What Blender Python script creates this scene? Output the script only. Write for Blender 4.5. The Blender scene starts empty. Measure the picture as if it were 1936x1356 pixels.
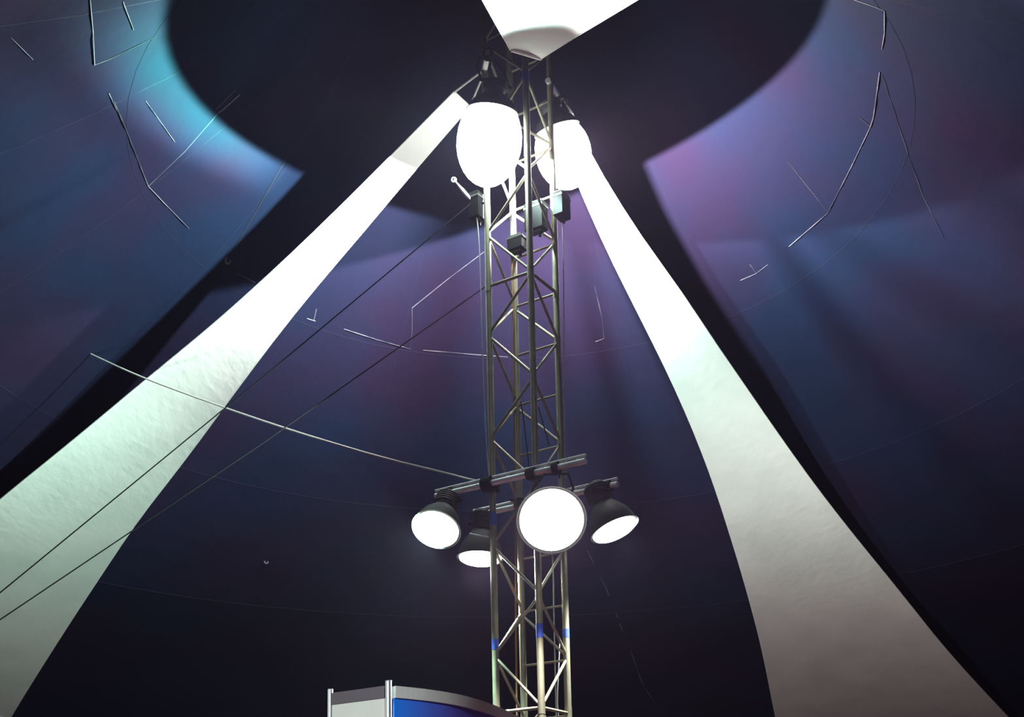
import bpy, bmesh, math, random
from mathutils import Vector, Matrix
from mathutils import noise as mnoise
random.seed(7)
R = math.radians
scn = bpy.context.scene
COL = scn.collection

# ---------------------------------------------------------------- camera
F_PX, PPX, PPY = 2198.0, 968.0, 1296.0          # focal length and principal point of the (cropped) photograph
PITCH, ROLL = 0.16542456, -0.02104966
CAM = Vector((0, 0, 1.6))
TX, TY = 0.1539, 8.8238                          # axis of the mast tower
FW = Vector((0, math.cos(PITCH), math.sin(PITCH)))
UP = Vector((0, -math.sin(PITCH), math.cos(PITCH)))
RI = Vector((1, 0, 0))
cR, sR = math.cos(ROLL), math.sin(ROLL)
CR = RI * cR + UP * sR
CU = UP * cR - RI * sR
cam_d = bpy.data.cameras.new('camera')
cam = bpy.data.objects.new('camera', cam_d)
COL.objects.link(cam)
cam.matrix_world = Matrix(((CR.x, CU.x, -FW.x, CAM.x), (CR.y, CU.y, -FW.y, CAM.y), (CR.z, CU.z, -FW.z, CAM.z), (0, 0, 0, 1)))
cam_d.sensor_fit = 'HORIZONTAL'
cam_d.sensor_width = 36
cam_d.lens = F_PX / 1936 * 36
cam_d.shift_y = (PPY - 678) / 1936
cam_d.clip_end = 200
scn.camera = cam

# ---------------------------------------------------------------- world, view
w = bpy.data.worlds.new('night'); scn.world = w
w.use_nodes = True
w.node_tree.nodes['Background'].inputs[0].default_value = (0.004, 0.005, 0.012, 1)
w.node_tree.nodes['Background'].inputs[1].default_value = 1
vs = scn.view_settings
vs.view_transform = 'Standard'; vs.look = 'None'; vs.gamma = 1; vs.use_curve_mapping = False
vs.exposure = 0.0
scn.cycles.max_bounces = 6
scn.cycles.diffuse_bounces = 3
scn.cycles.volume_bounces = 0

UPPER_W = 2300      # upper mast lamps
LOWER_W = 620       # lower mast lamps
HAZE = 0.00032

# ---------------------------------------------------------------- geometry of view rays -> points on real surfaces
def ray(x, y):
    u, v = x - PPX, y - PPY
    return (CR * u - CU * v) / F_PX + FW
def at_y(x, y, Y):
    d = ray(x, y); return CAM + d * ((Y - CAM.y) / d.y)
def at_z(x, y, Z):
    d = ray(x, y); return CAM + d * ((Z - CAM.z) / d.z)
def at_plane(x, y, p0, n):
    d = ray(x, y); return CAM + d * ((p0 - CAM).dot(n) / d.dot(n))
def tent_z(r):
    if r < 8.0:
        return 7.204 - .861 * (r - 3.1) + .065 * (r - 3.1) ** 2
    return tent_z(7.9999) - .35 * (r - 8)
SHOULDER = .28
def band_z(r):
    return 8.004 - .662 * (r - .5) + .021 * (r - .5) ** 2 + SHOULDER * math.exp(-((r - 1.0) / .7) ** 2)
def hit(x, y, prof, t0=4.0, t1=40.0):
    d = ray(x, y); n = 1500; prev = None
    for i in range(n + 1):
        t = t0 + (t1 - t0) * i / n
        P = CAM + d * t
        g = P.z - prof(math.hypot(P.x - TX, P.y - TY))
        if prev is not None and prev[1] < 0 <= g:
            a = prev[1] / (prev[1] - g)
            return CAM + d * (prev[0] + (t - prev[0]) * a)
        prev = (t, g)
    return None
def cyl(r, az, z):
    return Vector((TX + r * math.cos(az), TY + r * math.sin(az), z))

# ---------------------------------------------------------------- materials
def mat(name, base, rough=.6, metal=0., emit=None, strength=0, noise=None, bump=None, spec=.5):
    m = bpy.data.materials.new(name); m.use_nodes = True
    nt = m.node_tree; b = nt.nodes['Principled BSDF']
    b.inputs['Base Color'].default_value = (*base, 1)
    b.inputs['Roughness'].default_value = rough
    b.inputs['Metallic'].default_value = metal
    b.inputs['Specular IOR Level'].default_value = spec
    if emit:
        b.inputs['Emission Color'].default_value = (*emit, 1)
        b.inputs['Emission Strength'].default_value = strength
    tc = None
    if noise or bump:
        tc = nt.nodes.new('ShaderNodeTexCoord')
    if noise:
        c2, scale, lo, hi = noise[:4]
        n = nt.nodes.new('ShaderNodeTexNoise'); n.inputs['Scale'].default_value = scale
        n.inputs['Detail'].default_value = noise[4] if len(noise) > 4 else 4
        rp = nt.nodes.new('ShaderNodeValToRGB')
        rp.color_ramp.elements[0].position = lo; rp.color_ramp.elements[1].position = hi
        rp.color_ramp.elements[0].color = (*base, 1); rp.color_ramp.elements[1].color = (*c2, 1)
        nt.links.new(tc.outputs['Object'], n.inputs['Vector'])
        nt.links.new(n.outputs['Fac'], rp.inputs['Fac'])
        nt.links.new(rp.outputs['Color'], b.inputs['Base Color'])
    if bump:
        scale, dist, stretch = bump
        mp = nt.nodes.new('ShaderNodeMapping'); mp.inputs['Scale'].default_value = stretch
        n = nt.nodes.new('ShaderNodeTexNoise'); n.inputs['Scale'].default_value = scale; n.inputs['Detail'].default_value = 6
        bp = nt.nodes.new('ShaderNodeBump'); bp.inputs['Distance'].default_value = dist; bp.inputs['Strength'].default_value = 1
        nt.links.new(tc.outputs['Object'], mp.inputs['Vector'])
        nt.links.new(mp.outputs['Vector'], n.inputs['Vector'])
        nt.links.new(n.outputs['Fac'], bp.inputs['Height'])
        nt.links.new(bp.outputs['Normal'], b.inputs['Normal'])
    return m

M = {}
M['tent'] = mat('tent_canvas', (.0068, .0115, .031), .8, noise=((.0130, .0080, .0235), .6, .36, .64, 2), bump=(3.0, .01, (1, 1, 1)), spec=.03)
M['seam'] = mat('welded_seam', (.010, .010, .028), .8, spec=.2)
M['cord'] = mat('seam_cord', (.17, .16, .20), .7, noise=((.02, .019, .04), 3.0, .40, .62))
M['dark_cord'] = mat('dark_cord', (.006, .004, .012), .8)
M['white_fabric'] = mat('white_fabric', (.80, .80, .78), .85, noise=((.70, .71, .69), 1.6, .35, .7), bump=(13.0, .0026, (1, .5, 1)), spec=.15)
M['hem'] = mat('white_hem', (.84, .84, .82), .8, spec=.15)
M['truss'] = mat('aluminium_truss', (.27, .25, .18), .5, .45, noise=((.20, .185, .135), 9, .35, .7))
M['pipe'] = mat('bright_pipe', (.88, .88, .87), .3, .35, noise=((.75, .75, .75), 12, .35, .7))
M['black'] = mat('black_metal', (.004, .004, .0045), .7, 0, spec=.06)
M['grey_metal'] = mat('grey_metal', (.05, .05, .055), .55, .2, spec=.2)
M['reflector'] = mat('reflector', (.018, .019, .02), .6, 0, spec=.2)
M['tape'] = mat('blue_tape', (.03, .07, .42), .6)
M['wire'] = mat('steel_wire', (.55, .58, .60), .45, .5)
M['rope'] = mat('pale_rope', (.45, .44, .42), .85)
M['black_cable'] = mat('black_cable', (.008, .008, .010), .9, spec=.1)
M['brown_cable'] = mat('brown_cable', (.16, .07, .03), .7)
M['post'] = mat('anodised_post', (.62, .65, .66), .32, .85)
M['rail'] = mat('anodised_rail', (.80, .85, .83), .3, .3, bump=(40, .0008, (1, 1, .05)))
M['panel'] = mat('pale_panel', (.60, .64, .60), .6, noise=((.55, .60, .56), 3, .4, .6))
M['carpet'] = mat('floor_carpet', (.12, .028, .042), .95, noise=((.10, .023, .035), 6, .3, .7), spec=.1)
M['wall'] = mat('wall_canvas', (.008, .0095, .028), .85, noise=((.014, .008, .022), .6, .38, .62), spec=.03)
M['lens_cool'] = mat('lens_cool', (.9, .9, .9), .4, emit=(.93, 1, .94), strength=6)
M['lens_warm'] = mat('lens_warm', (.9, .9, .9), .4, emit=(1, .96, .9), strength=9)
M['lens_green'] = mat('lens_green', (.9, .9, .9), .4, emit=(.92, 1, .86), strength=6)
for k in ('lens_cool', 'lens_warm', 'lens_green'):
    nt = M[k].node_tree; b = nt.nodes['Principled BSDF']; c = tuple(b.inputs['Emission Color'].default_value); st = b.inputs['Emission Strength'].default_value
    nt.nodes.remove(b); e = nt.nodes.new('ShaderNodeEmission'); t = nt.nodes.new('ShaderNodeBsdfTransparent'); a = nt.nodes.new('ShaderNodeAddShader')
    e.inputs[0].default_value = c; e.inputs[1].default_value = st; t.inputs[0].default_value = (.95, .95, .95, 1)
    nt.links.new(e.outputs[0], a.inputs[0]); nt.links.new(t.outputs[0], a.inputs[1]); nt.links.new(a.outputs[0], nt.nodes['Material Output'].inputs['Surface'])
# printed fascia: azure fading to violet along the curve
m = mat('printed_fascia', (.02, .12, .6), .35); nt = m.node_tree
tc = nt.nodes.new('ShaderNodeTexCoord'); sx = nt.nodes.new('ShaderNodeSeparateXYZ'); rp = nt.nodes.new('ShaderNodeValToRGB')
nt.links.new(tc.outputs['Object'], sx.inputs[0])
mr = nt.nodes.new('ShaderNodeMapRange'); mr.inputs[1].default_value = 0; mr.inputs[2].default_value = .62
nt.links.new(sx.outputs[0], mr.inputs[0]); nt.links.new(mr.outputs[0], rp.inputs[0])
rp.color_ramp.elements[0].color = (.002, .20, .90, 1); rp.color_ramp.elements[0].position = .02
rp.color_ramp.elements[1].color = (.11, .10, .60, 1); rp.color_ramp.elements[1].position = .5
nt.links.new(rp.outputs[0], nt.nodes['Principled BSDF'].inputs['Base Color'])
M['fascia'] = m

# ---------------------------------------------------------------- building helpers
def new_mesh(name, verts, faces, smooth=True):
    me = bpy.data.meshes.new(name)
    me.from_pydata([tuple(v) for v in verts], [], faces)
    me.update()
    if smooth:
        for p in me.polygons: p.use_smooth = True
    return me
def obj(name, me, m, parent=None, loc=None):
    o = bpy.data.objects.new(name, me); COL.objects.link(o)
    if m is not None and me is not None and not me.materials: me.materials.append(m)
    if parent is not None: o.parent = parent
    if loc is not None: o.location = loc
    return o
def empty(name, loc=(0, 0, 0)):
    o = bpy.data.objects.new(name, None); COL.objects.link(o); o.location = loc; o.empty_display_size = .1
    return o
def tag(o, label, cat, group=None):
    o['label'] = label; o['category'] = cat
    if group: o['group'] = group
    return o
def frame(d):
    d = d.normalized()
    a = Vector((0, 0, 1)) if abs(d.z) < .9 else Vector((1, 0, 0))
    x = d.cross(a).normalized(); y = d.cross(x).normalized()
    return x, y
class MB:
    """collects shapes into one mesh"""
    def __init__(s): s.v = []; s.f = []
    def tube(s, pts, r, n=8, cap=True):
        pts = [Vector(p) for p in pts]; base = len(s.v); k = len(pts)
        for i, p in enumerate(pts):
            d = pts[min(i + 1, k - 1)] - pts[max(i - 1, 0)]
            x, y = frame(d)
            if i and x.dot(px) < 0: x, y = -x, -y
            px = x
            rr = r[i] if isinstance(r, (list, tuple)) else r
            for j in range(n):
                t = 2 * math.pi * j / n
                s.v.append(p + x * math.cos(t) * rr + y * math.sin(t) * rr)
        for i in range(k - 1):
            for j in range(n):
                a = base + i * n + j; b = base + i * n + (j + 1) % n
                s.f.append((a, b, b + n, a + n))
        if cap:
            s.f.append(tuple(base + j for j in reversed(range(n))))
            s.f.append(tuple(base + (k - 1) * n + j for j in range(n)))
        return s
    def box(s, c, size, ax=None, bev=.12):
        """chamfered box: centre, full sizes, optional (x,y,z) axes"""
        c = Vector(c); X, Y, Z = ax if ax else (Vector((1, 0, 0)), Vector((0, 1, 0)), Vector((0, 0, 1)))
        hx, hy, hz = size[0] / 2, size[1] / 2, size[2] / 2
        b = min(hx, hy, hz) * bev * 2
        base = len(s.v)
        for z, ins in ((-hz, b), (-hz + b, 0), (hz - b, 0), (hz, b)):
            for (px, py) in ((-1, -1), (1, -1), (1, 1), (-1, 1)):
                s.v.append(c + X * px * (hx - ins) + Y * py * (hy - ins) + Z * z)
        for l in range(3):
            for j in range(4):
                a = base + l * 4 + j; d = base + l * 4 + (j + 1) % 4
                s.f.append((a, d, d + 4, a + 4))
        s.f.append((base + 3, base + 2, base + 1, base)); s.f.append((base + 12, base + 13, base + 14, base + 15))
        return s
    def lathe(s, c, axis, prof, n=28, close=False):
        """prof: list of (along axis, radius)"""
        c = Vector(c); axis = Vector(axis).normalized(); x, y = frame(axis); base = len(s.v); k = len(prof)
        for (h, r) in prof:
            for j in range(n):
                t = 2 * math.pi * j / n
                s.v.append(c + axis * h + (x * math.cos(t) + y * math.sin(t)) * max(r, 1e-4))
        for i in range(k - 1):
            for j in range(n):
                a = base + i * n + j; b = base + i * n + (j + 1) % n
                s.f.append((a, b, b + n, a + n))
        return s
    def torus(s, c, axis, R0, r, n=20, m=6):
        c = Vector(c); axis = Vector(axis).normalized(); x, y = frame(axis); base = len(s.v)
        for i in range(n):
            t = 2 * math.pi * i / n; e = x * math.cos(t) + y * math.sin(t)
            for j in range(m):
                p = 2 * math.pi * j / m
                s.v.append(c + e * (R0 + r * math.cos(p)) + axis * r * math.sin(p))
        for i in range(n):
            for j in range(m):
                s.f.append((base + i * m + j, base + ((i + 1) % n) * m + j, base + ((i + 1) % n) * m + (j + 1) % m, base + i * m + (j + 1) % m))
        return s
    def build(s, name, m, parent=None, smooth=True, origin=None):
        o0 = Vector(origin) if origin is not None else Vector((0, 0, 0))
        if origin is None and parent is not None: o0 = parent_world(parent)
        me = new_mesh(name, [v - o0 for v in s.v], s.f, smooth)
        if smooth:
            try: me.set_sharp_from_angle(angle=R(42))
            except Exception: pass
        o = obj(name, me, m, parent)
        if parent is None and origin is not None: o.location = o0
        return o
def parent_world(p):
    v = Vector((0, 0, 0))
    while p is not None: v = v + p.location; p = p.parent
    return v

# ---------------------------------------------------------------- the setting: floor, walls, tent canopy
R_EAVE = 12.0
mb = MB(); n = 48
mb.v.append(Vector((TX, TY, 0)))
for i in range(n):
    mb.v.append(cyl(R_EAVE + .05, 2 * math.pi * i / n, 0))
for i in range(n): mb.f.append((0, 1 + i, 1 + (i + 1) % n))
o = mb.build('floor', M['carpet'], smooth=False); o['kind'] = 'structure'
zE = tent_z(R_EAVE)
for nm, a0, a1 in (('wall_back', 0, 180), ('wall_front', 180, 360)):
    mb = MB(); k = 32
    for i in range(k + 1):
        a = R(a0 + (a1 - a0) * i / k)
        mb.v.append(cyl(R_EAVE, a, 0)); mb.v.append(cyl(R_EAVE, a, zE))
    for i in range(k): mb.f.append((2 * i, 2 * i + 1, 2 * i + 3, 2 * i + 2))
    o = mb.build(nm, M['wall']); o['kind'] = 'structure'

ceiling = empty('ceiling', (TX, TY, 0)); ceiling['kind'] = 'structure'
NG = 16
rows = [.42, 1.75, 3.1, 4.7, 6.4, 8.2, R_EAVE]
AZ0 = R(2.0)
for g in range(NG):
    for i in range(len(rows) - 1):
        r0, r1 = rows[i], rows[i + 1]
        mb = MB(); ka, kr = 4, 6
        for ir in range(kr + 1):
            r = r0 + (r1 - r0) * ir / kr
            for ia in range(ka + 1):
                a = AZ0 + 2 * math.pi * (g + ia / ka) / NG
                mb.v.append(cyl(r, a, tent_z(r)))
        for ir in range(kr):
            for ia in range(ka):
                a = ir * (ka + 1) + ia
                mb.f.append((a, a + ka + 1, a + ka + 2, a + 1))
        mb.build('fabric_panel', M['tent'], ceiling)
    # welded radial seam, standing slightly proud of the panels
    a = AZ0 + 2 * math.pi * g / NG
    pts = [cyl(r, a, tent_z(r)) for r in [.45 + (R_EAVE - .5) * t / 24 for t in range(25)]]
    MB().tube(pts, .003, 5).build('radial_seam', M['seam'], ceiling)
for r in rows[1:-2]:
    pts = [cyl(r, AZ0 + 2 * math.pi * i / 64, tent_z(r)) for i in range(65)]
    MB().tube(pts, .002, 5).build('ring_seam', M['seam'], ceiling)
mb = MB(); mb.lathe((TX, TY, 0), (0, 0, 1), [(tent_z(.42) - .06, .40), (tent_z(.42) - .06, .46), (tent_z(.42) + .06, .46), (tent_z(.42) + .06, .40), (tent_z(.42) - .06, .40)], 24)
mb.build('crown_ring', M['grey_metal'], ceiling)
mb = MB(); mb.lathe((TX, TY, 0), (0, 0, 1), [(tent_z(.42) + .05, .45), (tent_z(.42) + .3, .3), (tent_z(.42) + .45, .0)], 24)
mb.build('crown_cap', M['tent'], ceiling)

def on_tent(px, off=.003):
    out = []
    for (x, y) in px:
        P = hit(x, y, tent_z)
        if P is not None:
            out.append(P - Vector((P.x - TX, P.y - TY, 0)).normalized() * off * .6 - Vector((0, 0, off * .8)))
    return out
def dens(px, step=40):
    out = []
    for (a, b) in zip(px[:-1], px[1:]):
        L = math.hypot(b[0] - a[0], b[1] - a[1]); k = max(1, int(L / step))
        for i in range(k): out.append((a[0] + (b[0] - a[0]) * i / k, a[1] + (b[1] - a[1]) * i / k))
    return out + [px[-1]]
cords = [
    ([(168, -20), (175, 60), (178, 122)], .006), ([(178, 122), (205, 112), (290, 70)], .004),
    ([(205, 175), (240, 250), (280, 352)], .005), ([(280, 352), (318, 392), (357, 432)], .006),
    ([(280, 352), (350, 285), (415, 210)], .0035), ([(415, 212), (453, 178)], .008), ([(408, 206), (446, 168)], .006),
    ([(445, 515), (482, 534)], .004), ([(445, 515), (460, 480)], .003),
    ([(580, 602), (596, 607)], .007), ([(593, 606), (598, 584)], .005), ([(650, 622), (712, 642), (776, 660)], .007),
    ([(776, 660), (779, 625), (779, 582)], .0035), ([(779, 582), (850, 525), (918, 474)], .005),
    ([(800, 662), (905, 671), (960, 675)], .005),
    ([(1126, 646), (1142, 640), (1138, 600), (1124, 540)], .005),
    ([(1400, 530), (1430, 517)], .004), ([(1418, 500), (1430, 517), (1452, 500)], .005),
    ([(1492, 466), (1565, 403)], .006), ([(1565, 400), (1525, 350), (1490, 305)], .004),
    ([(1565, 403), (1610, 315), (1646, 240)], .005), ([(1646, 240), (1652, 222), (1664, 135)], .008), ([(1646, 238), (1626, 222)], .005),
    ([(1668, 92), (1673, 62), (1673, 20)], .007), ([(1673, 20), (1655, 12), (1620, 0), (1590, -14)], .007),
    ([(1668, 140), (1697, 230), (1720, 300), (1745, 370), (1785, 450)], .003),
    ([(1110, 1040), (1145, 1110)], .004), ([(1145, 1110), (1168, 1168)], .006), ([(1172, 1180), (1196, 1240), (1214, 1292)], .010), ([(1214, 1292), (1242, 1335)], .005),
    ([(232, 2), (252, 56)], .004), ([(275, 190), (330, 268)], .0035), ([(20, 70), (62, 112)], .0035),
    ([(215, 190), (240, 250)], .004),
]
for px, r in cords:
    pts = on_tent(dens(px))
    if len(pts) > 1: MB().tube(pts, r * .62, 5).build('seam_cord', M['cord'], ceiling)
pts = on_tent(dens([(700, 20), (640, 140), (585, 240), (540, 300), (432, 490), (330, 622), (250, 715), (190, 790)]))
MB().tube(pts, .005, 5).build('fold_seam', M['dark_cord'], ceiling)
for (x, y, rr) in ((430, 492, .030), (503, 1062, .022)):
    P = on_tent([(x, y)])[0]
    nrm = Vector((P.x - TX, P.y - TY, 1.2)).normalized()
    MB().torus(P, nrm, rr, .009).build('grommet', M['cord'], ceiling)

# ---------------------------------------------------------------- white fabric bands
def arc_resample(poly, k):
    s = [0]
    for a, b in zip(poly[:-1], poly[1:]): s.append(s[-1] + (Vector(b) - Vector(a)).length)
    out = []; j = 0
    for i in range(k):
        t = s[-1] * i / (k - 1)
        while j < len(s) - 2 and s[j + 1] < t: j += 1
        u = (t - s[j]) / max(s[j + 1] - s[j], 1e-9)
        out.append(Vector(poly[j]).lerp(Vector(poly[j + 1]), min(max(u, 0), 1)))
    return out
def smooth_poly(p, it=2):
    p = [Vector(q) for q in p]
    for _ in range(it):
        q = [p[0]]
        for a, b in zip(p[:-1], p[1:]): q += [a.lerp(b, .25), a.lerp(b, .75)]
        p = q + [p[-1]]
    return p
def edge_on_band(px, lift=0):
    return [hit(x, y, lambda r: band_z(r) + lift, 5, 30) for (x, y) in px]
def to_cyl(P): return math.hypot(P.x - TX, P.y - TY), math.atan2(P.y - TY, P.x - TX)
def fabric_band(eA, eB, label, anchor, lift=0, tail=None):
    """eA, eB: the two edges as 3-D polylines from the mast outwards"""
    if tail:
        rmax = tail
        for e in (eA, eB):
            r0, a0 = to_cyl(e[-2]); r1, a1 = to_cyl(e[-1])
            da = (a1 - a0) / max(r1 - r0, .2) * .35
            k = 8
            for i in range(1, k + 1):
                r = r1 + (rmax - r1) * i / k
                e.append(cyl(r, a1 + da * (r - r1), band_z(r) + lift))
    A = arc_resample(smooth_poly(eA), 72); B = arc_resample(smooth_poly(eB), 72)
    root = empty('fabric_band', (A[0] + B[0]) / 2); tag(root, label, 'fabric drape', 'white fabric bands fanning out from the mast')
    kw = 16; th = .004
    up, lo = [], []
    for i in range(72):
        row_u, row_l = [], []
        wid = (A[i] - B[i]).length
        for j in range(kw + 1):
            u = j / kw
            P = A[i].lerp(B[i], u)
            # the cloth hangs a little between its taut hems and carries long diagonal creases
            s = (i / 71 * 9)
            sag = .035 * wid * 4 * u * (1 - u)
            cre = .004 * mnoise.noise(Vector((u * 5 * wid, s * 1.1 + u * 1.5, 3.3))) * min(1, 6 * u * (1 - u))
            P = P + Vector((0, 0, sag + cre))
            row_u.append(P + Vector((0, 0, th))); row_l.append(P)
        up.append(row_u); lo.append(row_l)
    mb = MB(); W = kw + 1
    for rowset in (lo, up):
        for r_ in rowset: mb.v += r_
    N = 72 * W
    for i in range(71):
        for j in range(kw):
            a = i * W + j
            mb.f.append((a, a + 1, a + W + 1, a + W)); mb.f.append((N + a, N + a + W, N + a + W + 1, N + a + 1))
        a = i * W; mb.f.append((a, a + W, N + a + W, N + a))
        a = i * W + kw; mb.f.append((a, N + a, N + a + W, a + W))
    for i in (0, 71):
        for j in range(kw):
            a = i * W + j; mb.f.append((a, N + a, N + a + 1, a + 1) if i == 0 else (a, a + 1, N + a + 1, N + a))
    mb.build('fabric_strip', M['white_fabric'], root)
    for e in (A, B):
        MB().tube([p + Vector((0, 0, .004)) for p in e[::2]], .006, 6).build('hem', M['hem'], root)
    # end batten and the two straps to the mast
    MB().tube([A[0] + Vector((0, 0, .004)), B[0] + Vector((0, 0, .004))], .012, 6).build('batten', M['hem'], root)
    for p in (A[0], B[0]):
        mid = p.lerp(anchor, .5)
        MB().tube([p, mid, anchor], .009, 6).build('tie_strap', M['rope'], root)
    return root

LO = [(858, 175), (735, 300), (640, 395), (520, 510), (400, 617), (280, 715), (140, 832), (0, 945), (-70, 1005)]
LI = [(888, 203), (765, 345), (690, 435), (600, 540), (520, 640), (425, 768), (345, 877), (265, 978), (190, 1090), (110, 1212), (20, 1356), (-15, 1420)]
RI_ = [(1048, 222), (1072, 300), (1100, 367), (1150, 480), (1205, 590), (1260, 700), (1305, 800), (1345, 902), (1380, 1010), (1410, 1110), (1440, 1222), (1466, 1356), (1474, 1395)]
RO_ = [(1082, 214), (1110, 285), (1200, 432), (1290, 555), (1345, 638), (1400, 718), (1470, 820), (1540, 918), (1610, 1008), (1700, 1118), (1790, 1232), (1905, 1356), (1950, 1400)]
TL = [(965, 95), (938, 47), (912, 0), (890, -40)]
TR = [(1022, 112), (1080, 75), (1140, 39), (1205, 0), (1260, -34)]
fabric_band(edge_on_band(LO), edge_on_band(LI), 'white fabric band sweeping down to the lower left, crossed by dark cables', Vector((TX - .26, TY - .02, 8.35)), tail=9.3)
fabric_band(edge_on_band(RI_), edge_on_band(RO_), 'white fabric band sweeping from the mast down to the lower right', Vector((TX + .26, TY + .10, 8.35)))
TOPL = -.05; SHOULDER = 0
fabric_band(edge_on_band(TL, TOPL), edge_on_band(TR, TOPL), 'short white fabric band coming in overhead from the top edge, square end at the mast', Vector((TX + .06, TY - .28, 8.62)), lift=TOPL, tail=9.0)

# ---------------------------------------------------------------- truss tower
ANG = .5636; H2 = .20
E1 = Vector((math.cos(ANG), -math.sin(ANG), 0)); E2 = Vector((math.sin(ANG), math.cos(ANG), 0))
AX = Vector((TX, TY, 0))
CH = {'L': AX - E1 * H2 - E2 * H2, 'F': AX + E1 * H2 - E2 * H2, 'R': AX + E1 * H2 + E2 * H2, 'B': AX - E1 * H2 + E2 * H2}
Z1, PN = 6.785, .8755           # a node on the left chord, spacing of nodes
TOP = 9.75
def Zc(p, z): return Vector((p.x, p.y, z))
tower = empty('truss_tower', AX); tag(tower, 'square aluminium truss mast standing in the middle, carrying all the lamps', 'truss mast')
for k in 'LFRB':
    MB().tube([Zc(CH[k], .012), Zc(CH[k], TOP)], .0262, 12).build('chord', M['truss'], tower)
def brace(a, b, r=.0115):
    d = (b - a).normalized()
    MB().tube([a + d * .018, b - d * .018], r, 8).build('brace', M['truss'], tower)
zl = [Z1 - PN * i for i in range(-3, 8)]
zl = [z for z in zl if .1 < z < TOP - .05]
for z in zl:
    zm = z - PN / 2; zn = z - PN
    for (a, b) in (('L', 'F'), ('R', 'F'), ('L', 'B')):
        if zm > .1: brace(Zc(CH[a], z), Zc(CH[b], zm + .015))
        if zn > .1 and zm > .1: brace(Zc(CH[b], zm - .015), Zc(CH[a], zn + .03))
    # back face: a ladder of rungs with diagonals
    brace(Zc(CH['B'], z - .01), Zc(CH['R'], z - .01), .010)
    if zm > .1:
        brace(Zc(CH['B'], zm - .01), Zc(CH['R'], zm - .01), .010)
    if zn > .1: brace(Zc(CH['B'], zm - .035), Zc(CH['R'], zn + .02))
for zj in (6.345, 2.855):
    for (a, b) in (('L', 'F'), ('F', 'R')): brace(Zc(CH[a], zj), Zc(CH[b], zj), .013)
brace(Zc(CH['L'], 9.55), Zc(CH['F'], 9.55)); brace(Zc(CH['F'], 9.55), Zc(CH['R'], 9.55))
# joint sleeves, weld collars and blue marking tape
for k in 'LFRB':
    for zj in (6.345, 2.855):
        MB().tube([Zc(CH[k], zj - .05), Zc(CH[k], zj + .05)], .0285, 12).build('joint_sleeve', M['truss'], tower)
def tape(k, y0, y1):
    z0 = at_y(0, y1, CH[k].y).z; z1 = at_y(0, y0, CH[k].y).z
    px = 968 + (CH[k].x) / CH[k].y * 2198
    z0 = at_y(px, y1, CH[k].y).z; z1 = at_y(px, y0, CH[k].y).z
    o = MB().tube([Zc(CH[k], z0), Zc(CH[k], z1)], .0275, 12).build('tape_band', M['tape'], tower); o['label'] = 'blue marking tape'
tape('L', 1209, 1229); tape('F', 1180, 1206); tape('L', 970, 994); tape('R', 1190, 1206); tape('F', 135, 154)
MB().box(AX + Vector((0, 0, .007)), (.75, .75, .012), (E1, E2, Vector((0, 0, 1)))).build('base_plate', M['grey_metal'], tower, smooth=False)

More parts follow.
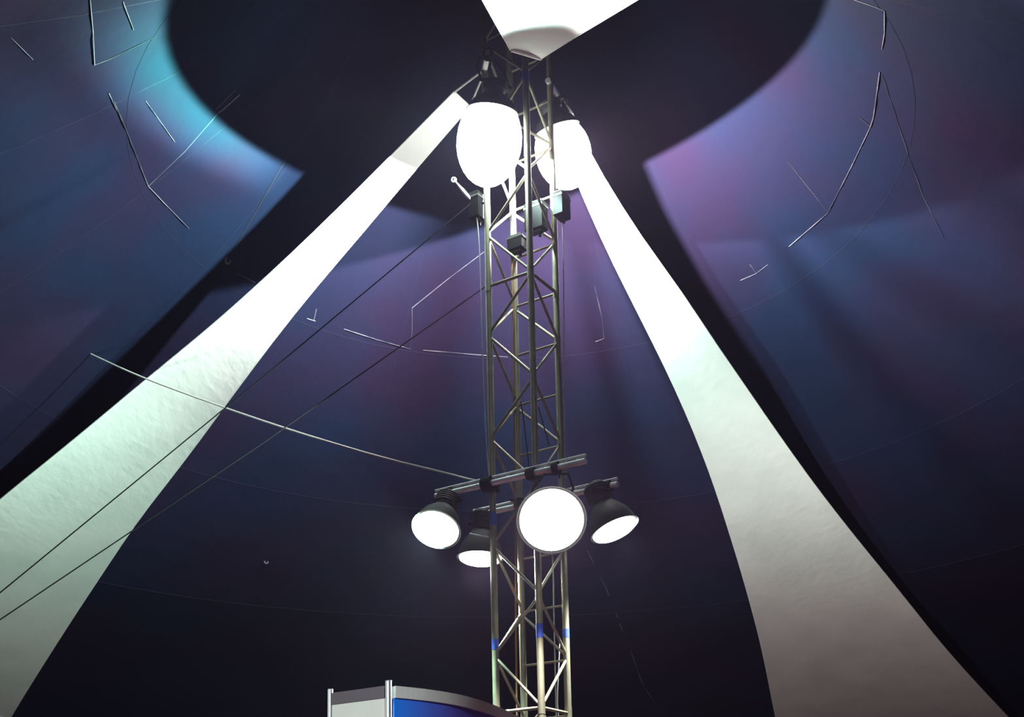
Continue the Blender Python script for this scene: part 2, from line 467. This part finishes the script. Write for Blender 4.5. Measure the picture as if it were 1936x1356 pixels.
# ---------------------------------------------------------------- lamps
def clamp(mb, p, axis, r=.032):
    mb.lathe(p, axis, [(-.025, r), (-.025, r + .014), (.025, r + .014), (.025, r), (-.025, r)], 14)
def bell_lamp(name, face, nrm, hang, label, lens, rad=.20, depth=.26, dome=.05, ax_side=None, glare_globe=None):
    """face: centre of the open rim; nrm: where it shines; hang: point on the pipe it hangs from"""
    face = Vector(face); nrm = Vector(nrm).normalized(); hang = Vector(hang)
    root = empty(name, hang); tag(root, label, 'lamp', 'bell-shaped floodlights on the mast')
    dk = depth / .26
    prof = [(0, rad + .012), (.004, rad + .012), (-.002, rad), (-.06, rad * .97), (-.13, rad * .83), (-.20, rad * .58), (-.25, rad * .36), (-.26, rad * .34)]
    inner = [(-.256, rad * .30), (-.245, rad * .33), (-.195, rad * .55), (-.125, rad * .80), (-.055, rad * .945), (0, rad * .975)]
    prof = [(h_ * dk, r_) if h_ < -.01 else (h_, r_) for h_, r_ in prof]; inner = [(h_ * dk, r_) for h_, r_ in inner]
    mb = MB(); mb.lathe(face, nrm, inner + [(0, rad + .012)] + prof[1:], 32)
    mb.build('reflector', M['reflector'], root)
    mb = MB(); mb.lathe(face, nrm, [(-.012, rad * .95), (0.004, rad * .95)] + [(.004 + dome * math.sin(t * math.pi / 2 / 6), rad * .95 * math.cos(t * math.pi / 2 / 6)) for t in range(1, 7)], 32)
    if glare_globe:
        ga, gb, gc = glare_globe          # radius, half height, centre below the rim; oversized to imitate glare
        mb = MB(); mb.lathe(face, nrm, [(gc - gb * math.cos(math.pi * t / 16), ga * math.sin(math.pi * t / 16)) for t in range(17)], 32)
    o = mb.build('lens', lens, root); o['label'] = 'glowing glass front'
    back = face - nrm * depth
    mb = MB(); mb.lathe(back, -nrm, [(-.01, .0), (-.01, rad * .42), (.015, rad * .46), (.13 * dk, rad * .46), (.15 * dk, rad * .40), (.15 * dk, 0)], 20)
    h = mb.build('ballast_housing', M['grey_metal'], root)
    mb = MB()
    for i in range(5): mb.lathe(back, -nrm, [(.02 + i * .024 * dk, rad * .455), (.02 + i * .024 * dk, rad * .52), (.026 + i * .024 * dk, rad * .52), (.026 + i * .024 * dk, rad * .455)], 20)
    mb.build('cooling_fins', M['grey_metal'], h)
    side = ax_side if ax_side is not None else nrm.cross(Vector((0, 0, 1)))
    if side.length < .2: side = E1
    side = Vector(side).normalized()
    mid = back - nrm * .07
    top = hang - Vector((0, 0, .05))
    mb = MB(); wd = rad * .62
    mb.tube([mid + side * wd, mid.lerp(top, .55) + side * wd, top + side * wd * .6, top, top - side * wd * .6, mid.lerp(top, .55) - side * wd, mid - side * wd], .010, 6)
    mb.tube([mid + side * rad * .42, mid + side * (wd + .02)], .014, 8); mb.tube([mid - side * rad * .42, mid - side * (wd + .02)], .014, 8)
    mb.build('yoke', M['black'], root)
    mb = MB(); clamp(mb, hang, bar_axis if abs(bar_axis.dot(nrm)) < .97 else E2); mb.tube([top - Vector((0, 0, .005)), hang - Vector((0, 0, .034))], .009, 6)
    mb.tube([hang + Vector((0, 0, -.03)) + E2 * .03, hang + Vector((0, 0, -.07)) + E2 * .05], .006, 6)
    mb.build('clamp', M['black'], root)
    return root
def spot(name, loc, direction, watts, colr, half=86, blend=.02, size=.05):
    l = bpy.data.lights.new(name, 'SPOT'); l.energy = watts; l.color = colr; l.spot_size = R(min(2 * half, 180)); l.spot_blend = blend; l.shadow_soft_size = size
    o = bpy.data.objects.new(name, l); COL.objects.link(o); o.location = loc
    o.rotation_euler = Vector(direction).to_track_quat('-Z', 'Y').to_euler()
    return o

bar_axis = E1
def light_bar(px_a, px_b, off, zbar, label, grp):
    p0 = AX + E2 * off
    n_ = E2
    A = at_plane(*px_a, p0, n_); B = at_plane(*px_b, p0, n_)
    A.z = zbar; B.z = zbar
    ta, tb = (A - AX).dot(E1), (B - AX).dot(E1)
    A = Zc(p0 + E1 * ta, zbar); B = Zc(p0 + E1 * tb, zbar)
    root = empty('lighting_bar', A.lerp(B, .5)); tag(root, label, 'lighting bar', grp)
    MB().tube([A, B], .0245, 14).build('pipe', M['pipe'], root)
    MB().tube([A + Vector((0, 0, .046)), B + Vector((0, 0, .046))], .012, 8).build('rail', M['pipe'], root)
    for t in (.06, .3, .5, .72, .95):
        MB().box(A.lerp(B, t) + Vector((0, 0, .030)), (.03, .012, .03), (E1, E2, Vector((0, 0, 1)))).build('spacer', M['pipe'], root)
    return root, A, B
ZB = 4.655
bar1, A1, B1 = light_bar((824, 946), (1108, 884), -(H2 + .062), ZB, 'front horizontal light pipe clamped low across the mast', 'light pipes')
bar2, A2, B2 = light_bar((896, 988), (1168, 917), (H2 + .062), ZB - .03, 'rear horizontal light pipe behind the mast, level with the lower lamps', 'light pipes')
def coupler(k, off, z, parent, big=1.):
    mb = MB(); c = Zc(CH[k], z)
    mb.lathe(c, (0, 0, 1), [(-.03 * big, .0270), (-.03 * big, .05 * big), (.03 * big, .05 * big), (.03 * big, .0270), (-.03 * big, .0270)], 14)
    q = c + E2 * off
    mb.lathe(q, E1, [(-.035 * big, .0250), (-.035 * big, .048 * big), (.035 * big, .048 * big), (.035 * big, .0250), (-.035 * big, .0250)], 14)
    mb.box(c + E2 * off * .5, (.06 * big, .04, .06 * big), (E1, E2, Vector((0, 0, 1))))
    mb.tube([c - E1 * .06 * big + Vector((0, 0, .03)), c - E1 * .09 * big + Vector((0, 0, .045))], .012, 8)
    return mb.build('coupler', M['black'], parent)
coupler('L', -.062, ZB, bar1, 1.25); coupler('F', -.062, ZB, bar1)
coupler('B', .062, ZB - .03, bar2); coupler('R', .062, ZB - .03, bar2)

# lower lamps
def on_bar(A, B, px):
    # parameter along the pipe under picture column px
    best = min((abs(proj_x(A.lerp(B, t / 200)) - px), t / 200) for t in range(201)); return A.lerp(B, best[1])
def proj_x(P):
    d = P - CAM; return PPX + F_PX * d.dot(CR) / d.dot(FW)
def proj(P):
    d = P - CAM; return PPX + F_PX * d.dot(CR) / d.dot(FW), PPY - F_PX * d.dot(CU) / d.dot(FW)
h1 = on_bar(A1, B1, 850); h2 = on_bar(A1, B1, 1052); h3 = on_bar(A2, B2, 1150); h4 = on_bar(A2, B2, 908)
f1 = at_y(825, 1001, h1.y - .22); f2 = at_y(1043, 984, h2.y - .25); f3 = at_y(1162, 1001, h3.y - .02); f4 = at_y(908, 1055, h4.y - .03)
n1, n2, n3, n4 = (-.22, -.52, -.83), (.02, -.80, -.60), (.36, -.12, -.93), (-.06, -.05, -1)
bell_lamp('flood_lamp', f1, n1, h1, 'floodlight under the left end of the front light pipe, whole glowing face seen', M['lens_green'], rad=.185)
bell_lamp('flood_lamp', f2, n2, h2, 'largest glare of the lower four, floodlight facing the viewer before the mast', M['lens_warm'], rad=.245, dome=.09)
bell_lamp('flood_lamp', f3, n3, h3, 'floodlight seen edge-on at the far right of the lower lamps', M['lens_cool'], rad=.19)
bell_lamp('flood_lamp', f4, n4, h4, 'lowest floodlight, seen edge-on, half hidden by the left mast chord', M['lens_cool'], rad=.185)
for f, nn, dr, c, wt in ((f1, n1, (-.75, .12, -.45), (.60, 1, .82), 1.7), (f2, n2, n2, (1, .98, .92), 1.2), (f3, n3, (.62, .45, -.42), (.93, 1, .93), 1.0), (f4, n4, n4, (.92, 1, .95), .8)):
    nv = Vector(nn).normalized()
    spot('flood_light', f + nv * .11, dr, LOWER_W * wt, c, half=88, blend=.15, size=.06)

# upper lamps: two bells facing down, hung on a short cross pipe high on the mast
U1 = at_y(925, 268, TY - .245); U2 = at_y(1065, 290, TY + .29)
AX1 = Vector((-.131, .280, -.951)).normalized(); AX2 = Vector((.27, .32, -.906)).normalized()
ubA, ubB = U1 + Vector((-.02, .16, .62)), U2 + Vector((.02, -.08, .40))
zU = 8.30
pa = Zc(AX - E1 * .2 - E2 * (H2 + .062), zU)
u_root = empty('lighting_bar', Zc(AX, zU)); tag(u_root, 'upper pair of light pipes carrying the two glaring upper lamps', 'lighting bar', 'light pipes')
def upper_pipe(U, chord, off):
    c = Zc(CH[chord], zU); d = Vector((U.x - c.x, U.y - c.y, 0)); e = c + d * 1.15; s = c - d.normalized() * .05
    o = Vector((0, 0, 0))
    MB().tube([s + off, e + off], .0245, 12).build('pipe', M['pipe'], u_root)
    return Zc(U, zU) + off
hU1 = upper_pipe(U1, 'L', Vector((0, 0, 0))); hU2 = upper_pipe(U2, 'R', Vector((0, 0, -.05)))
bar_axis = Vector((U1.x - CH['L'].x, U1.y - CH['L'].y, 0)).normalized()
bell_lamp('flood_lamp', U1 - AX1 * .23, AX1, hU1, 'large upper floodlight glaring at the left side of the mast head', M['lens_cool'], rad=.20, depth=.15, glare_globe=(.265, .35, .23))
bar_axis = Vector((U2.x - CH['R'].x, U2.y - CH['R'].y, 0)).normalized()
bell_lamp('flood_lamp', U2 - AX2 * .20, AX2, hU2, 'upper floodlight glaring at the right side of the mast head, before the right band', M['lens_warm'], rad=.19, depth=.15, glare_globe=(.24, .30, .20))
o = spot('upper_light', U1, AX1, UPPER_W, (.70, 1, .90), half=89, blend=.02, size=.03)
# the thick edge of the glass throws a cyan fringe at the rim of the beam, strongest to one side
l = o.data; l.use_nodes = True; nt = l.node_tree; em = [q for q in nt.nodes if q.type == 'EMISSION'][0]
g = nt.nodes.new('ShaderNodeNewGeometry')
def dotn(v):
    d_ = nt.nodes.new('ShaderNodeVectorMath'); d_.operation = 'DOT_PRODUCT'; d_.inputs[1].default_value = v
    nt.links.new(g.outputs['Incoming'], d_.inputs[0]); return d_.outputs['Value']
def mrange(src, a, b, c, d_):
    q = nt.nodes.new('ShaderNodeMapRange'); q.interpolation_type = 'SMOOTHSTEP'
    for i_, v_ in enumerate((a, b, c, d_)): q.inputs[i_ + 1].default_value = v_
    nt.links.new(src, q.inputs[0]); return q.outputs[0]
def mul(a, b):
    q = nt.nodes.new('ShaderNodeMath'); q.operation = 'MULTIPLY'; nt.links.new(a, q.inputs[0])
    if isinstance(b, (int, float)): q.inputs[1].default_value = b
    else: nt.links.new(b, q.inputs[1])
    return q.outputs[0]
wing = mrange(dotn(AX1), .45, .85, 1, .05)
rim = mrange(dotn(AX1), .05, .17, 1, 0)
sidew = mrange(dotn((math.cos(R(-168)), math.sin(R(-168)), 0)), .68, 1, 0, 1)
wgt = mul(rim, sidew)
mx = nt.nodes.new('ShaderNodeMix'); mx.data_type = 'RGBA'
mx.inputs[6].default_value = (1, 1, 1, 1); mx.inputs[7].default_value = (.30, 1, .62, 1)
nt.links.new(wgt, mx.inputs[0]); nt.links.new(mx.outputs[2], em.inputs['Color'])
ad = nt.nodes.new('ShaderNodeMath'); ad.operation = 'MULTIPLY_ADD'; ad.inputs[1].default_value = 5.0; ad.inputs[2].default_value = 1.0
nt.links.new(wgt, ad.inputs[0]); nt.links.new(mul(ad.outputs[0], wing), em.inputs['Strength'])
o = spot('upper_light', U2, AX2, UPPER_W * .9, (1, .96, .93), half=90, blend=.02, size=.03)

l = o.data; l.use_nodes = True; nt = l.node_tree; em = [q for q in nt.nodes if q.type == 'EMISSION'][0]
g = nt.nodes.new('ShaderNodeNewGeometry')
nt.links.new(mrange(dotn(AX2), .45, .85, 1, .05), em.inputs['Strength'])

# gear around the mast head under the upper lamps
def gear_box(P, size, label, yaw=0):
    root = empty('ballast_box', P); tag(root, label, 'electrical box', 'black boxes under the upper lamps')
    ax = (E1, E2, Vector((0, 0, 1)))
    MB().box(P, size, ax).build('case', M['black'], root, smooth=False)
    MB().box(P - Vector((0, 0, size[2] / 2 + .006)), (size[0] * .7, size[1] * .6, .012), ax).build('cover_plate', M['grey_metal'], root, smooth=False)
    MB().tube([P + Vector((0, 0, -size[2] / 2)) + E1 * size[0] * .2, P + Vector((0, 0, -size[2] / 2 - .05)) + E1 * size[0] * .2], .012, 8).build('cable_gland', M['black'], root)
    mb = MB(); mb.box(P + Vector((0, 0, size[2] * .3)) , (size[0] * 1.06, size[1] * 1.06, .02), ax).build('mount_strap', M['grey_metal'], root, smooth=False)
    return root
gear_box(Zc(CH['L'] - E1 * .085 - E2 * .02, at_y(920, 388, CH['L'].y).z), (.10, .12, .24), 'black box strapped outside the left chord under the upper lamp')
gear_box(Zc(CH['R'] + E1 * .075, at_y(1050, 395, CH['R'].y).z), (.09, .14, .22), 'black box strapped on the right chord under the upper lamp')
gear_box(Zc((CH['R'] + CH['B']) / 2 + E1 * .08 - E2 * .09, at_y(1020, 405, TY).z), (.17, .10, .26), 'black box inside the mast, between front and right chords')
gear_box(Zc((CH['R'] + CH['B']) / 2 - E1 * .12 - E2 * .07, at_y(962, 440, TY).z), (.14, .10, .14), 'black box inside the mast, low behind the rear chord')
# turnbuckle sticking out to the left
ta, tb = at_y(892, 380, TY - .06), at_y(858, 340, TY - .10)
root = empty('turnbuckle', ta); tag(root, 'shiny turnbuckle with ring end sticking out left under the upper lamp', 'turnbuckle')
MB().tube([ta, ta.lerp(tb, .25), ta.lerp(tb, .5), ta.lerp(tb, .8), tb], [.009, .015, .015, .007, .006], 8).build('body', M['pipe'], root)
MB().torus(tb, (0, 1, .2), .018, .005).build('ring', M['pipe'], root)
MB().tube([ta, Zc(CH['L'], ta.z - .03)], .010, 6).build('hook', M['black'], root)

# ---------------------------------------------------------------- cables and wires
def cable(name, pts, r, m, label, cat='cable', group=None):
    root = MB().tube(pts, r, 6).build(name, m, None, origin=pts[0]); tag(root, label, cat, group); return root
# pale rope sagging to the left from the lower bar
azr = R(164); nrm = Vector((-math.sin(azr), math.cos(azr), 0))
rp_px = [(922, 914), (880, 904), (850, 896), (725, 866), (600, 829), (510, 800), (425, 771), (355, 746), (285, 720), (235, 699), (190, 678)]
pts = [at_plane(x, y, AX, nrm) for x, y in rp_px]
pts[0] = Zc(CH['L'], at_y(926, 912, CH['L'].y).z) - E1 * .03; pts[1] = pts[0].lerp(pts[2], .5) - Vector((0, 0, .006))
last = pts[-1]; dirn = (pts[-1] - pts[-2]).normalized(); Q = last.copy()
for i in range(300):
    Q = Q + dirn * .03
    if Q.z > tent_z(math.hypot(Q.x - TX, Q.y - TY)) - .01: break
cable('guy_rope', smooth_poly(pts + [Q], 1), .008, M['rope'], 'pale sagging rope from the left chord across the left white band', 'rope')
# two black cables crossing the left band
def out_to_wall(P0, P1):
    d = (P1 - P0).normalized(); Q = P1.copy()
    for i in range(900):
        Q2 = Q + d * .02; r = math.hypot(Q2.x - TX, Q2.y - TY)
        if Q2.z < .02 or r > R_EAVE - .03: break
        Q = Q2
    return Q
Pa0 = at_y(893, 383, TY - .06); Pa1 = at_y(0, 1121, TY - .9)
cable('power_cable', [Pa0, Pa0.lerp(Pa1, .5) - Vector((0, 0, .012)), Pa1, out_to_wall(Pa0, Pa1)], .0048, M['black_cable'], 'upper of two thin black cables slanting across the left white band', group='black cables')
Pb0 = Zc(CH['L'] - E1 * .03, at_y(921, 540, CH['L'].y).z); Pb1 = at_y(0, 1172, TY - .9)
cable('power_cable', [Pb0, Pb0.lerp(Pb1, .5) - Vector((0, 0, .03)), Pb1, out_to_wall(Pb0, Pb1)], .0048, M['black_cable'], 'lower of two thin black cables slanting across the left white band', group='black cables')
# vertical wires on the mast
def vwire(px, Y, r, m, label, top=None):
    pts = [at_y(x, y, Y) for x, y in px]
    return cable('hanging_wire', smooth_poly(pts, 1), r, m, label, 'wire', 'wires along the mast')
vwire([(899, 395), (905, 440), (908, 520), (911, 640), (917, 790), (922, 880), (926, 910)], CH['L'].y - .02, .005, M['wire'], 'thin steel wire hanging just left of the left mast chord')
vwire([(1062, 385), (1064, 440), (1066, 560), (1066, 700), (1068, 820), (1070, 905)], CH['R'].y + .02, .006, M['wire'], 'steel wire hanging just right of the right mast chord')
vwire([(1042, 1010), (1046, 1080), (1047, 1160), (1050, 1280), (1052, 1356), (1053, 1420)], TY + .12, .006, M['wire'], 'straight pale wire inside the lower mast near its right chord')
vwire([(1058, 1215), (1056, 1270), (1053, 1320), (1056, 1356), (1058, 1420)], TY + .13, .005, M['wire'], 'loose pale wire bowing inside the mast at bottom right')
vwire([(966, 470), (970, 560), (971, 700), (973, 860), (975, 1000), (975, 1160), (977, 1300), (979, 1420)], CH['B'].y - .035, .009, M['brown_cable'], 'brown cable running down beside the rear mast chord')
vwire([(984, 760), (990, 790), (994, 830), (999, 870), (1000, 900)], TY + .02, .005, M['black_cable'], 'short black lead dangling inside the mast above the light pipe')
vwire([(1018, 770), (1026, 800), (1034, 825), (1038, 845), (1037, 838)], TY + .05, .005, M['black_cable'], 'black lead with curled end inside the mast, right of the front chord')
lw = [at_y(888, 1009, TY - .1), at_y(905, 1012, TY - .09), at_y(924, 1015, CH['L'].y - .02)]
cable('lamp_lead', lw, .005, M['wire'], 'short pale lead from the left floodlight to the left chord', 'wire')

# added fill light behind the viewer, unseen, brightens the booth
spot('booth_fill', (-2.4, .8, 3.5), Vector((-.45, 5.6, 1.9)) - Vector((-2.4, .8, 3.5)), 1050, (.95, 1, .97), half=13, blend=.5, size=.1)

# ---------------------------------------------------------------- exhibition booth corner at the bottom
ZR = 2.52
pc = at_z(735, 1297, ZR); pl = at_z(625, 1312, ZR)
arc_px = [(744, 1298), (775, 1301), (810, 1305), (860, 1313), (905, 1325), (940, 1338), (975, 1355), (1003, 1371), (1020, 1383)]
arc = [at_z(x, y, ZR) for x, y in arc_px]
booth = empty('booth_wall', Vector((pc.x, pc.y, 0))); tag(booth, 'exhibition booth corner with aluminium posts and curved blue fascia below the mast', 'booth')
def post(P, top, r):
    ax = Vector((P.x, P.y, 0)); mb = MB(); n = 32; base = 0
    # octagonal grooved system post
    prof = []
    for i in range(n):
        t = 2 * math.pi * i / n; prof.append((r if i % 4 else r * .74, t))
    for z in (0, top - .004, top):
        k = 1 if z < top else .9
        for rr, t in prof: mb.v.append(ax + Vector((math.cos(t) * rr * k, math.sin(t) * rr * k, z)))
    for l in range(2):
        for i in range(n):
            a = l * n + i; b = l * n + (i + 1) % n; mb.f.append((a, b, b + n, a + n))
    mb.f.append(tuple(2 * n + i for i in range(n)))
    return mb.build('post', M['post'], booth, smooth=False)
topc = at_y(735, 1287, pc.y).z; topl = at_y(626, 1303, pl.y).z
post(pc, topc, .017); post(pl, topl, .014)
def slab(name, pts, z0, z1, th, m, lab=None):
    """upright strip following a ground polyline"""
    mb = MB(); k = len(pts); nrm = []
    for i in range(k):
        d = pts[min(i + 1, k - 1)] - pts[max(i - 1, 0)]; d.z = 0; d.normalize(); nrm.append(Vector((-d.y, d.x, 0)))
    for off in (-th / 2, th / 2):
        for i in range(k):
            for z in (z0, z1): mb.v.append(Zc(pts[i] + nrm[i] * off, z))
    N = 2 * k
    for i in range(k - 1):
        a = 2 * i
        mb.f += [(a, a + 2, a + 3, a + 1), (N + a, N + a + 1, N + a + 3, N + a + 2), (a + 1, a + 3, N + a + 3, N + a + 1), (a, N + a, N + a + 2, a + 2)]
    mb.f += [(0, 1, N + 1, N), (2 * k - 2, N + 2 * k - 2, N + 2 * k - 1, 2 * k - 1)]
    o = mb.build(name, m, booth)
    if lab: o['label'] = lab
    return o
hr = pc.y / F_PX * 23
arcs = smooth_poly(arc, 2)
slab('rail', arcs, ZR - hr, ZR, .036, M['rail'], 'curved brushed aluminium top rail')
slab('fascia', arcs, .06, ZR - hr, .012, M['fascia'], 'blue printed curved panel')
slab('base_rail', arcs, .0, .06, .036, M['rail'])
d = (pl - pc); d.z = 0; dn = d.normalized()
flat = [pc + dn * .02, pl - dn * .015]
M['rail_dark'] = mat('rail_dark', (.20, .18, .21), .45, .6)
slab('rail', flat, ZR - hr, ZR, .03, M['rail_dark'], 'straight dark side rail')
slab('panel', flat, .06, ZR - hr, .012, M['panel'], 'pale grey side panel')
slab('base_rail', flat, .0, .06, .03, M['rail'])
pe = arcs[-1]; post(pe, topc, .017)

# ---------------------------------------------------------------- thin haze added to imitate lens glow around the lamps
if HAZE > 0:
    mh = bpy.data.materials.new('haze'); mh.use_nodes = True; nt = mh.node_tree; nt.nodes.clear()
    out = nt.nodes.new('ShaderNodeOutputMaterial'); vsn = nt.nodes.new('ShaderNodeVolumeScatter')
    vsn.inputs['Color'].default_value = (.80, .60, 1, 1); vsn.inputs['Density'].default_value = HAZE; vsn.inputs['Anisotropy'].default_value = .6
    nt.links.new(vsn.outputs[0], out.inputs['Volume'])
    mb = MB(); mb.lathe((TX, TY, 0), (0, 0, 1), [(.02, 0), (.02, 11.8), (2.3, 11.8), (10.4, 2.2), (10.4, 0)], 32)
    o = mb.build('glow_haze', mh); tag(o, 'thin added haze imitating the lens glow around the lamps', 'haze'); o['kind'] = 'stuff'
